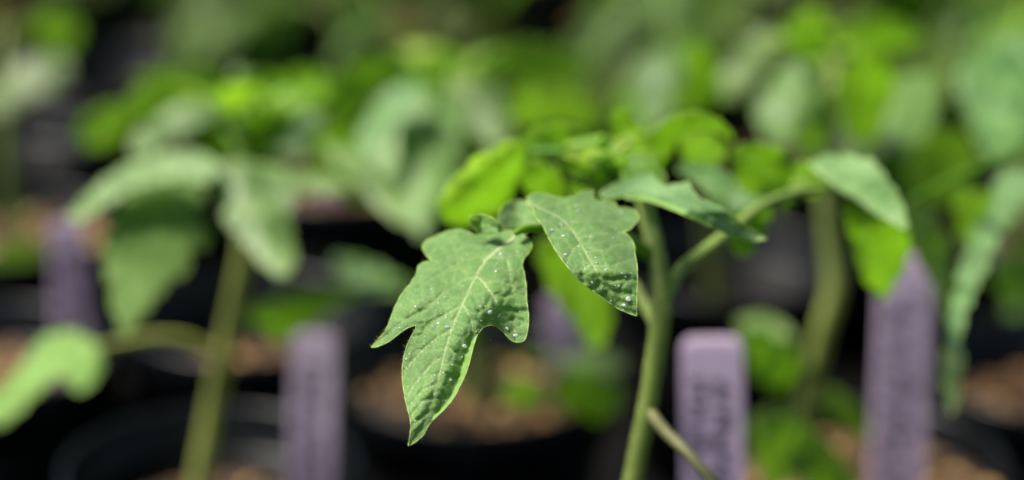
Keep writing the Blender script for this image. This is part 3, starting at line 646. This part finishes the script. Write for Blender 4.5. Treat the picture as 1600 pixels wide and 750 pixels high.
l = leaf(P3, [at(743, 480, .92), at(680, 450, .905), at(620, 445, .89), at(560, 450, .88), at(500, 465, .87)], [.0016, .0014, .0012, .001, .0008], YOUNGM)
tb(l, [(384,492),(410,476),(440,464),(476,456),(510,452),(548,452),(556,468),(520,480),(498,500),(476,516),(452,530),(430,536),(424,514),(400,508)], (550,456), (388,496), .872, DN*.5, 0, True, .005, 'low yellow green leaflet right of the left stem')
tb(l, [(520,402),(545,404),(572,412),(604,424),(632,442),(636,456),(600,458),(566,452),(540,440),(524,422)], (632,450), (522,404), .90, -DN, 0, False, .003)
l = leaf(P3, [at(747, 590, .93), at(800, 560, .92), at(860, 560, .91), at(890, 575, .90)], [.0015, .0013, .0011, .0008], YOUNGM)
tb(l, [(884,558),(915,548),(948,552),(976,566),(966,580),(930,584),(896,580)], (886,572), (975,566), .90, -DN, 0, False, .003)
tb(l, [(862,592),(892,580),(930,586),(962,600),(968,624),(950,650),(916,660),(888,644),(870,618)], (880,584), (950,652), .89, DN*.8, 0, True, .005, 'small round leaflet low between the focused leaf and the stem')
tb(l, [(780,606),(812,592),(840,600),(848,620),(822,634),(792,628)], (846,596), (782,612), .90, DN, 0, True, .003)

crown(P3, (600,120), .95, 9, 60, 37, 75); crown(P3, (720,110), .97, 9, 60, 38, 75); crown(P3, (840,110), .97, 9, 60, 39, 75)
crown(P2, (1300,80), .92, 9, 60, 40, 80)

# ---- plant outside the right edge: only its curled leaf comes into the picture
P5 = plant(at(1840, 1094, .735), 'seedling standing off the right edge whose narrow curled leaf hangs into the picture')
tube('stem', [PLOC[P5], at(1830, 800, .735), at(1820, 500, .74), at(1815, 250, .745), at(1810, 120, .75)], [.0038, .0035, .003, .0026, .0016], STEM, P5, 10)
l = leaf(P5, [at(1820, 320, .745), at(1740, 250, .74), at(1660, 245, .735), at(1605, 262, .73)], [.0020, .0018, .0014, .001])
tb(l, [(1612,256),(1584,264),(1557,280),(1552,304),(1540,318),(1537,337),(1522,362),(1514,390),(1500,417),(1496,448),(1484,483),(1480,520),(1486,560),(1500,534),(1508,488),(1520,458),(1530,438),(1543,404),(1560,372),(1574,348),(1590,328),(1606,312),(1618,296)], (1610,268), (1486,558), .735, -DN*1.4, .0002, False, .004, 'narrow pale curled leaflet along the right edge', 5)
tb(l, [(1492,300),(1520,296),(1552,304),(1545,330),(1524,362),(1504,385),(1494,350)], (1550,300), (1500,385), .75, DN*1.2, 0, False, .004)
tb(l, [(1477,548),(1492,540),(1502,556),(1500,590),(1496,625),(1487,648),(1480,622),(1474,586)], (1490,520), (1487,646), .74, -DN, .0003, False, .003)
l = leaf(P5, [at(1816, 280, .745), at(1700, 220, .77), at(1560, 250, .76), at(1450, 300, .745), at(1418, 318, .74)], [.0016, .0013, .0010, .0008, .0006])
tb(l, [(1410,316),(1430,320),(1450,330),(1468,352),(1482,385),(1482,415),(1490,450),(1486,478),(1480,500),(1468,474),(1458,446),(1446,424),(1432,400),(1426,376),(1416,352)], (1414,318), (1480,499), .745, -DN*.5, .0004, False, .006, 'dark green leaflet hanging behind the curled one')

# ---- plant behind the main stem
P4 = plant(at(1120, 518, 1.062), 'seedling with a pale folded top leaflet, above and behind the main stem')
tube('stem', [PLOC[P4], at(1112, 380, 1.03), at(1100, 280, 1.0), at(1082, 180, .985), at(1074, 110, .98)], [.0036, .0034, .0030, .0024, .0012], STEM, P4, 10)
l = leaf(P4, [at(1076, 130, .98), at(1068, 100, .97), at(1060, 88, .96)], [.0014, .0012, .0008])
tb(l, [(984,135),(996,104),(1014,86),(1034,79),(1060,84),(1068,104),(1060,124),(1056,146),(1048,168),(1040,184),(1027,200),(1012,190),(1004,176),(992,156)], (1060,84), (1028,200), .95, -DN, 0, False, .006, 'pale folded leaflet with a bright spot, upper right of the middle')
tb(l, [(1062,84),(1082,58),(1102,80),(1118,107),(1128,132),(1124,156),(1110,166),(1096,172),(1074,178),(1052,172),(1056,146),(1062,122)], (1070,64), (1100,172), .97, DN, 0, True, .006)
l = leaf(P4, [at(1084, 190, .985), at(1110, 150, .96), at(1140, 120, .95)], [.0014, .0012, .0008])
tb(l, [(1128,112),(1152,82),(1176,58),(1198,44),(1218,46),(1216,66),(1206,84),(1194,104),(1178,128),(1160,146),(1144,158),(1130,138)], (1216,46), (1140,156), .95, -DN, 0, False, .005)
l = leaf(P4, [at(1086, 200, .985), at(1060, 195, .97), at(1040, 210, .96)], [.0014, .0012, .0008])
tb(l, [(960,150),(985,150),(1012,190),(1030,204),(1020,216),(990,214),(968,190)], (1030,206), (962,152), .97, DN, 0, True, .004)

# ---- plant in the pot at the right edge
P6 = plant(at(1690, 682, .925), 'large pale leaved seedling cut off by the right edge')
tube('stem', [PLOC[P6], at(1684, 500, .91), at(1676, 340, .90), at(1660, 200, .90), at(1650, 120, .91)], [.0042, .0038, .0034, .0028, .0014], STEM, P6, 10)
l = leaf(P6, [at(1668, 240, .90), at(1640, 150, .88), at(1600, 110, .87)], [.0018, .0014, .001])
tb(l, [(1496,112),(1530,84),(1560,62),(1600,58),(1640,80),(1650,140),(1630,200),(1600,222),(1566,258),(1544,240),(1528,214),(1516,186),(1505,160)], (1640,90), (1566,258), .87, -DN, 0, False, .008, 'broad pale leaflet at the right edge')
l = leaf(P6, [at(1672, 280, .90), at(1600, 210, .90), at(1530, 190, .89)], [.0018, .0014, .001])
tb(l, [(1414,268),(1436,228),(1464,198),(1488,200),(1514,212),(1526,232),(1524,255),(1508,288),(1480,318),(1456,320),(1434,300)], (1520,206), (1440,312), .90, DN, 0, False, .006, 'olive dark leaflet lit from behind, near the right edge')
l = leaf(P6, [at(1686, 560, .915), at(1640, 480, .90), at(1600, 470, .89)], [.0015, .0012, .001])
tb(l, [(1545,420),(1575,396),(1610,400),(1650,430),(1640,470),(1600,480),(1565,460)], (1645,450), (1547,425), .90, DN*.5, 0, False, .005)

# ---- plant at the upper left edge
P7 = plant(at(20, 395, 1.085), 'seedling at the upper left edge with one pale broad leaflet')
tube('stem', [PLOC[P7], at(14, 300, 1.06), at(8, 200, 1.05), at(4, 100, 1.05), at(6, 40, 1.06)], [.0034, .0032, .0028, .0022, .001], STEM, P7, 10)
l = leaf(P7, [at(8, 190, 1.05), at(-10, 150, 1.04), at(-16, 160, 1.03)], [.0014, .0012, .0008])
tb(l, [(-30,150),(0,130),(16,112),(34,96),(58,86),(82,84),(100,90),(109,102),(102,118),(86,132),(66,146),(46,156),(20,170),(-6,182),(-26,176)], (-26,170), (108,100), 1.04, -DN, 0, False, .005, 'pale broad leaflet at the upper left edge')
l = leaf(P7, [at(6, 80, 1.055), at(30, 40, 1.07), at(60, 30, 1.08)], [.0014, .0012, .0008])
tb(l, [(50,30),(76,10),(110,14),(124,40),(118,72),(96,84),(66,74)], (60,24), (116,76), 1.09, DN, 0, False, .005)
l = leaf(P7, [at(16, 350, 1.07), at(30, 330, 1.06), at(50, 350, 1.05)], [.0014, .0012, .0008])
tb(l, [(-20,400),(0,384),(30,376),(64,384),(84,404),(74,430),(40,448),(10,452),(-16,440)], (-20,420), (80,410), 1.05, DN, 0, False, .005)
# ---------------------------------------------------------------- pots of those plants
pot(.025, .522, 'black pot of the focused plant, below the picture', 'bark soil round the stem of the focused plant')
pot(-.101, .779, 'black pot at the lower left holding the left seedling', 'orange brown bark soil at the lower left, round the left seedling', .066)
pot(-.0127, .853, 'black round pot directly below the focused leaf tip', 'sunlit brown bark soil below the focused leaf tip')
pot(.117, .782, 'black pot under the S shaped stem and the tall right label', 'bark soil between the S shaped stem and the tall right label')
pot(.200, .862, 'black pot at the right edge behind the curled leaf', 'light brown bark soil at the right edge', .071)
pot(.055, .662, 'black pot holding the lilac label right of the main stem', 'bark soil under the lilac label right of the main stem')
pot(.190, .640, 'black pot outside the right edge under the curled leaf plant', 'bark soil outside the right edge')
pot(-.100, .915, 'black pot with a grey shining rim behind the left stem', 'soil lying low in the pot behind the left stem', .060)
pot(-.197, .880, 'black pot at the left edge holding the far left lilac label', 'shaded bark soil under the far left lilac label', .074)
pot(-.076, 1.090, 'far black pot holding the small far lilac label', 'bark soil under the small far lilac label')
pot(.0875, .974, 'black pot with a blue grey shining rim right of the main stem', 'soil lying low in the pot right of the main stem', .055)

pot(PLOC[P7].x, PLOC[P7].y, 'black pot at the left edge under the broad pale leaflet', 'bark soil in the pot at the left edge')

# ---------------------------------------------------------------- plant labels
def plant_label(base, top, label, width=.018, turn=0, seed=0):
    """flat lilac stake: base and top are world points, the stake goes on 30 mm into the soil"""
    rnd = random.Random(seed); d = top-base; L = d.length; y = d.normalized()
    z = V((math.sin(turn), -math.cos(turn), .25)); z = (z-y*z.dot(y)).normalized(); x = y.cross(z)
    M = Matrix.Translation(base) @ Matrix((x, y, z)).transposed().to_4x4()
    W = width/2; n_ = 10
    prof = [(-.0015, -.028), (.0015, -.028), (W*.98, -.008)]
    ns = 14
    rc = .0035
    right = [(W, L*i/ns) for i in range(ns)]+[(W-rc+rc*math.cos(a*math.pi/10), L-rc+rc*math.sin(a*math.pi/10)) for a in range(6)]
    left = [(-a, b) for a, b in right[::-1]]
    prof = [(.0015, -.028), (W*.9, -.010)]+right+left+[(-W*.9, -.010), (-.0015, -.028)]
    bend = lambda yy: .010*L*(yy/L)**2*10*.3
    vs, fs = [], []
    N = len(prof)
    for s in (.0003, -.0003):
        for a, b in prof: vs.append((a, b, s-bend(b)+.0012*(a/W)**2))
    # triangulate as a strip from both sides
    for s in (0, 1):
        o_ = s*N
        for i in range(N//2-1):
            f = (o_+i, o_+i+1, o_+N-2-i, o_+N-1-i); fs.append(f if s == 0 else f[::-1])
    for i in range(N):
        j = (i+1) % N; fs.append((i, i+N, j+N, j))
    o = link('plant_label', mesh('plant_label', vs, fs, smooth=False), None, [TAG]); o.matrix_world = M
    tag(o, label, 'plant label', 'lilac plant labels pushed into the pots')
    # two columns of small dark hand writing running down the stake
    vs, fs = [], []
    for cx in (-W*.48, W*.30):
        yy = L-.011-rnd.random()*.002
        while yy > .004:
            h = rnd.uniform(.0009, .0017)
            for k in range(rnd.choice((2, 3, 3, 4))):
                x0 = cx+rnd.uniform(-.0020, .0020); wd = rnd.uniform(.0016, .0042); th = rnd.uniform(.0007, .0010)
                if rnd.random() < .5: wd, th = th, h
                y0 = yy-rnd.random()*h; b0 = len(vs)
                for a, b in ((x0-wd/2, y0-th/2), (x0+wd/2, y0-th/2), (x0+wd/2, y0+th/2), (x0-wd/2, y0+th/2)):
                    a = max(-W*.85, min(W*.85, a)); vs.append((a, b, .00162-bend(b)))
                fs.append((b0, b0+1, b0+2, b0+3))
            yy -= h+rnd.choice((.0002, .0003, .0004, .0012))
    link('lettering', mesh('lettering', vs, fs, smooth=False), o, [INK])
    return o
plant_label(at(1116, 1047, .75), at(1113, 528, .735), 'lilac plant label with two columns of writing, right beside the main stem', .0178, 0, 1)
plant_label(at(1394, 819, .84), at(1418, 400, .83), 'tall lilac plant label standing behind the hanging leaves at the right', .0180, .1, 2)
plant_label(at(486, 800, .868), at(492, 520, .86), 'lilac plant label between the left stem and the focused leaf', .0155, -.15, 3)
plant_label(at(113, 608, .946), at(106, 345, .938), 'lilac plant label at the far left behind the curled leaf', .0125, .45, 4)
plant_label(at(895, 610, .948), at(878, 462, .945), 'faint lilac label seen between the focused leaf and the main stem', .0145, .4, 5)
plant_label(at(518, 356, 1.15), at(521, 292, 1.14), 'small far lilac label between the left plant and the middle plant', .018, .1, 6)

# ---------------------------------------------------------------- rows of seedlings behind
def proto(seed, h, nleaf, merged):
    """one seedling prototype at the origin, about h tall: stem, leaf > leaflet"""
    rnd = random.Random(seed)
    root = empty('tomato_seedling', (0, 0, 0)); PLOC[root] = V((0, 0, 0))
    lean = V((rnd.uniform(-.15, .15), rnd.uniform(-.15, .15), 0))
    S = lambda t: V((lean.x*h*t+.004*math.sin(t*5+seed), lean.y*h*t+.004*math.cos(t*4), h*t))
    tube('stem', [S(i/6) for i in range(7)], [.0036-.0024*i/6 for i in range(7)], STEM, root, 8)
    az = rnd.random()*6.28
    for i in range(nleaf):
        t = .28+.70*(i/(nleaf-1))**.8; az += 2.4+rnd.uniform(-.3, .3)
        young = t > .72
        Ln = (.075 if t < .8 else .055-.1*(t-.8))*rnd.uniform(.85, 1.15)
        dr = V((math.cos(az), math.sin(az), 0)); s = S(t)
        rise = rnd.uniform(.25, .6) if not young else rnd.uniform(.5, .9)
        c = lambda q: s+dr*Ln*q*(1-.1*q)+V((0, 0, Ln*(rise*q-(.85 if not young else .6)*q*q)))
        ra = tube('leaf', [c(0), c(.3), c(.6), c(.85)], [.0016, .0013, .001, .0006], YOUNG if young else STEM, root, 6)
        side = V((-dr.y, dr.x, 0))
        T = lambda q: (c(q+.02)-c(q-.02)).normalized()
        specs = [(.85, T(.9)*.9, .62)]
        for q, sz in ((.45, .38), (.72, .48)) if not young else ((.55, .40),):
            for sg in (-1, 1): specs.append((q+rnd.uniform(-.03, .03), side*sg*.9+T(q)*.5+V((0, 0, -.15-.3*rnd.random())), sz*rnd.uniform(.9, 1.15)))
        for q, d, sz in specs:
            b = c(q); L = Ln*sz*1.05
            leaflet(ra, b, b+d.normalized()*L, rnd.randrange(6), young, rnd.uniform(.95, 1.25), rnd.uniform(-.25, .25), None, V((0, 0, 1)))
    if merged:      # far rows: one mesh per leaf, its leaflets are too small and blurred to be told apart
        for ra in [o for o in root.children if o.name.startswith('leaf')]:
            bm = bmesh.new(); ms = []
            for o in [ra]+list(ra.children):
                mtx = Matrix.Identity(4) if o is ra else o.matrix_basis
                tmp = bmesh.new(); tmp.from_mesh(o.data); bmesh.ops.transform(tmp, matrix=mtx, verts=tmp.verts)
                m_ = o.data.materials[0]
                if m_ not in ms: ms.append(m_)
                for f in tmp.faces: f.material_index = ms.index(m_)
                t_ = bpy.data.meshes.new('tmp'); tmp.to_mesh(t_); bm.from_mesh(t_); bpy.data.meshes.remove(t_); tmp.free()
            for o in list(ra.children): bpy.data.objects.remove(o)
            me = bpy.data.meshes.new('leaf'); bm.to_mesh(me); bm.free()
            for m_ in ms: me.materials.append(m_)
            ra.data = me
    return root
def copy_tree(o, parent=None):
    c = o.copy(); C.objects.link(c); c.parent = parent
    for ch in o.children: copy_tree(ch, c)
    return c
def kill(o):
    for ch in list(o.children): kill(ch)
    bpy.data.objects.remove(o)
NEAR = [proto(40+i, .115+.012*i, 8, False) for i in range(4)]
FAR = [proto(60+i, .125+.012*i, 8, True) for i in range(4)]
rnd = random.Random(5)
ROWS = ['first', 'second', 'third', 'fourth', 'fifth', 'sixth', 'seventh', 'eighth', 'ninth', 'tenth', 'eleventh']
def place(x, g, name, pl, sl, scale=None, k=None, rz=None, with_pot=True, soilz=.078):
    src = (NEAR if g < 1.25 else FAR)[rnd.randrange(4) if k is None else k]
    if with_pot: pot(x, g, pl, sl, soilz)
    c = copy_tree(src); c.location = (x+rnd.uniform(-.006, .006), g+rnd.uniform(-.006, .006), soilz)
    c.rotation_euler.z = rnd.random()*6.28 if rz is None else rz
    s = scale or (rnd.uniform(1.2, 1.4) if g < 1.2 else rnd.uniform(1.0, 1.3)); c.scale = (s, s, s)
    return tag(c, name, 'seedling', 'tomato seedlings')
# seedlings in the two front pots with low soil and in the pot at the right edge
#place(-.116, .905, 'shaded small seedling in the pot behind the left stem', None, None, .55, 0, 1.0, False, .060)
#place(.0875, .974, 'seedling with a pale folded top leaflet, above and behind the main stem', None, None, 1.05, 2, 2.2, False, .055)
#place(.205, .862, 'seedling in the pot at the right edge', None, None, 1.0, 1, .6, False)
ORD = ['first', 'second', 'third', 'fourth', 'fifth', 'sixth', 'seventh', 'eighth', 'ninth']
ri = 0; g = 1.02
while g < 1.98:
    half = .235*g+.03; n_ = int(2*half/.122); i0 = 0
    for i in range(n_+1):
        x = -half+(i+.5*(ri % 2))*.122+rnd.uniform(-.008, .008); gg = g+rnd.uniform(-.01, .01)
        if any(math.hypot(x-a, gg-b) < .104 for a, b, _ in POTS): continue
        empty_pot = (x < -.165 and gg < 1.30) or rnd.random() < .04
        where = f'{ORD[i0]} from the left in the {ROWS[ri]} blurred row behind'; i0 += 1
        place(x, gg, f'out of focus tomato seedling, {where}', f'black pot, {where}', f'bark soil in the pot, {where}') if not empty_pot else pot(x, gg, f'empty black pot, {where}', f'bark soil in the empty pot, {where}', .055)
    g += .112; ri += 1
for o in NEAR+FAR: kill(o)

# ---------------------------------------------------------------- water on the two focused leaflets
def dome(bm, c, u, v, n_, ra, rb, h, rings=5, seg=14):
    prev = None
    for i in range(rings+1):
        a = math.pi/2*i/rings; rr = math.cos(a)
        if i == rings: ring = [bm.verts.new(c+n_*h)]
        else: ring = [bm.verts.new(c+(u*ra*rr*math.cos(2*math.pi*k/seg)+v*rb*rr*math.sin(2*math.pi*k/seg))*(1+.28*noise.noise(Vector((math.cos(2*math.pi*k/seg)*1.3+ra*9e4, math.sin(2*math.pi*k/seg)*1.3, ra*4e4))))+n_*h*math.sin(a)) for k in range(seg)]
        if prev:
            for k in range(seg):
                k2 = (k+1) % seg
                bm.faces.new((prev[k], prev[k2], ring[0]) if len(ring) == 1 else (prev[k], prev[k2], ring[k2], ring[k]))
        else: bm.faces.new(ring[::-1])
        prev = ring
def local_frame(surf, x, y):
    p = surf(x, y)[0]; a = surf(x+3, y)[0]-surf(x-3, y)[0]; b = surf(x, y-3)[0]-surf(x, y+3)[0]
    n_ = a.cross(b).normalized()
    if n_.dot(-FW) < 0: n_ = -n_
    u = a.normalized(); return p, u, n_.cross(u), n_
def drop(surf, x, y, r, label, asp=1.0, group=None):
    p, u, v, n_ = local_frame(surf, x, y); s = .55/FPX*((.40+.55*((x*7.3+y*3.1) % 1.0)) if group else .85)
    bm = bmesh.new(); dome(bm, V((0, 0, 0)), u, v, n_, r*s, r*s*asp, r*s*.62); dome(bm, -n_*.0002, u, v, n_, r*s, r*s*asp, 0.0001) if False else None
    me = bpy.data.meshes.new('water_drop'); bm.to_mesh(me); bm.free()
    me.polygons.foreach_set('use_smooth', [True]*len(me.polygons))
    o = link('water_drop', me, None, [DROP]); o.location = p+n_*.00005
    tag(o, label, 'water drop', group or 'water drops on the focused leaflets')
drop(surfA, 806, 525, 6.0, 'largest water drop, at the tip of the right lobe of the front leaflet', .7)
drop(surfA, 685, 506, 4.0, 'round clear drop left of the front leaflet midrib, at half height', .9)
drop(surfA, 699, 511, 5.0, 'flat oval drop touching the front leaflet midrib at half height', .5)
drop(surfA, 766, 488, 5.0, 'wide pale wet drop in the middle of the right half of the front leaflet', .8)
drop(surfA, 782, 399, 5.0, 'bright drop near the top of the front leaflet, right of the midrib', .6)
drop(surfA, 726, 541, 4.5, 'curved drop near the rolled lower margin of the front leaflet', .8)
drop(surfB, 982, 467, 5.0, 'round clear drop just above the tip of the right leaflet')
drop(surfB, 975, 477, 5.5, 'bright flat drop next to the tip of the right leaflet', .6)
G_A = 'tiny water drops scattered over the front leaflet'; G_B = 'tiny water drops scattered over the right leaflet'
for x, y, r in ((701,470,2.6),(695,464,2.2),(674,452,2.6),(685,474,2.2),(697,497,2.8),(765,487,2.8),(704,594,3),(792,513,2.8),(775,424,3.2),(808,393,2.6),(777,412,2.5),(766,532,2),(714,504,2),(676,509,2.2),
                (731,517,2.2),(742,527,2.4),(722,558,2.4),(692,626,2.2),(679,651,2),(662,538,2.2),(643,567,2.6),(648,658,3.4),(714,534,2),(760,520,2),(756,396,2.4),(800,470,2),(706,493,2.2),(668,526,2),(735,548,1.8)):
    drop(surfA, x, y, r, 'tiny water drop on the upper face of the large front leaflet', .85, G_A)
for x, y, r in ((940,451,3),(953,443,2.2),(925,441,3.2),(880,369,3.2),(887,370,3),(863,360,4),(922,388,3),(958,372,3.4),(972,427,3),(977,433,3.4),(948,421,3.2),(971,333,3.4),(900,322,4),(931,403,2.4),(932,411,2.4),
                (955,470,2.4),(883,398,3.4),(888,407,3),(927,371,3.2),(967,447,2),(986,427,2.6),(903,330,3),(962,358,2.6),(993,412,2.4),(897,421,2.4),(935,326,3),(876,350,3)):
    drop(surfB, x, y, r, 'tiny water drop on the upper face of the pointed right leaflet', .8, G_B)
def specks():
    rnd = random.Random(9); bm = bmesh.new()
    for surf, poly, n_ in ((surfA, A, 110), (surfB, B, 40)):
        xs = [p[0] for p in poly]; ys = [p[1] for p in poly]; c = 0
        while c < n_:
            x, y = rnd.uniform(min(xs), max(xs)), rnd.uniform(min(ys), max(ys))
            if not inside(x, y, poly): continue
            if noise.noise(Vector((x/30, y/30, 2))) < -.12 and rnd.random() < .8: continue
            if surf is surfA and x < 690 and y < 450 and rnd.random() < .7: continue
            c += 1; p, u, v, nn = local_frame(surf, x, y); r = rnd.choice((.35, .4, .45, .6, .9))*.55/FPX*rnd.uniform(.8, 1.3)
            an = rnd.random()*3; u2 = u*math.cos(an)+v*math.sin(an); v2 = nn.cross(u2)
            dome(bm, p, u2, v2, nn, r*rnd.uniform(1, 1.8), r*.8, r*.5, 2, 6)
    me = bpy.data.meshes.new('specks'); bm.to_mesh(me); bm.free()
    tag(link('water_specks', me, None, [SPECK]), 'fine white specks of dried spray dusting both focused leaflets', 'specks', kind='stuff')
specks()
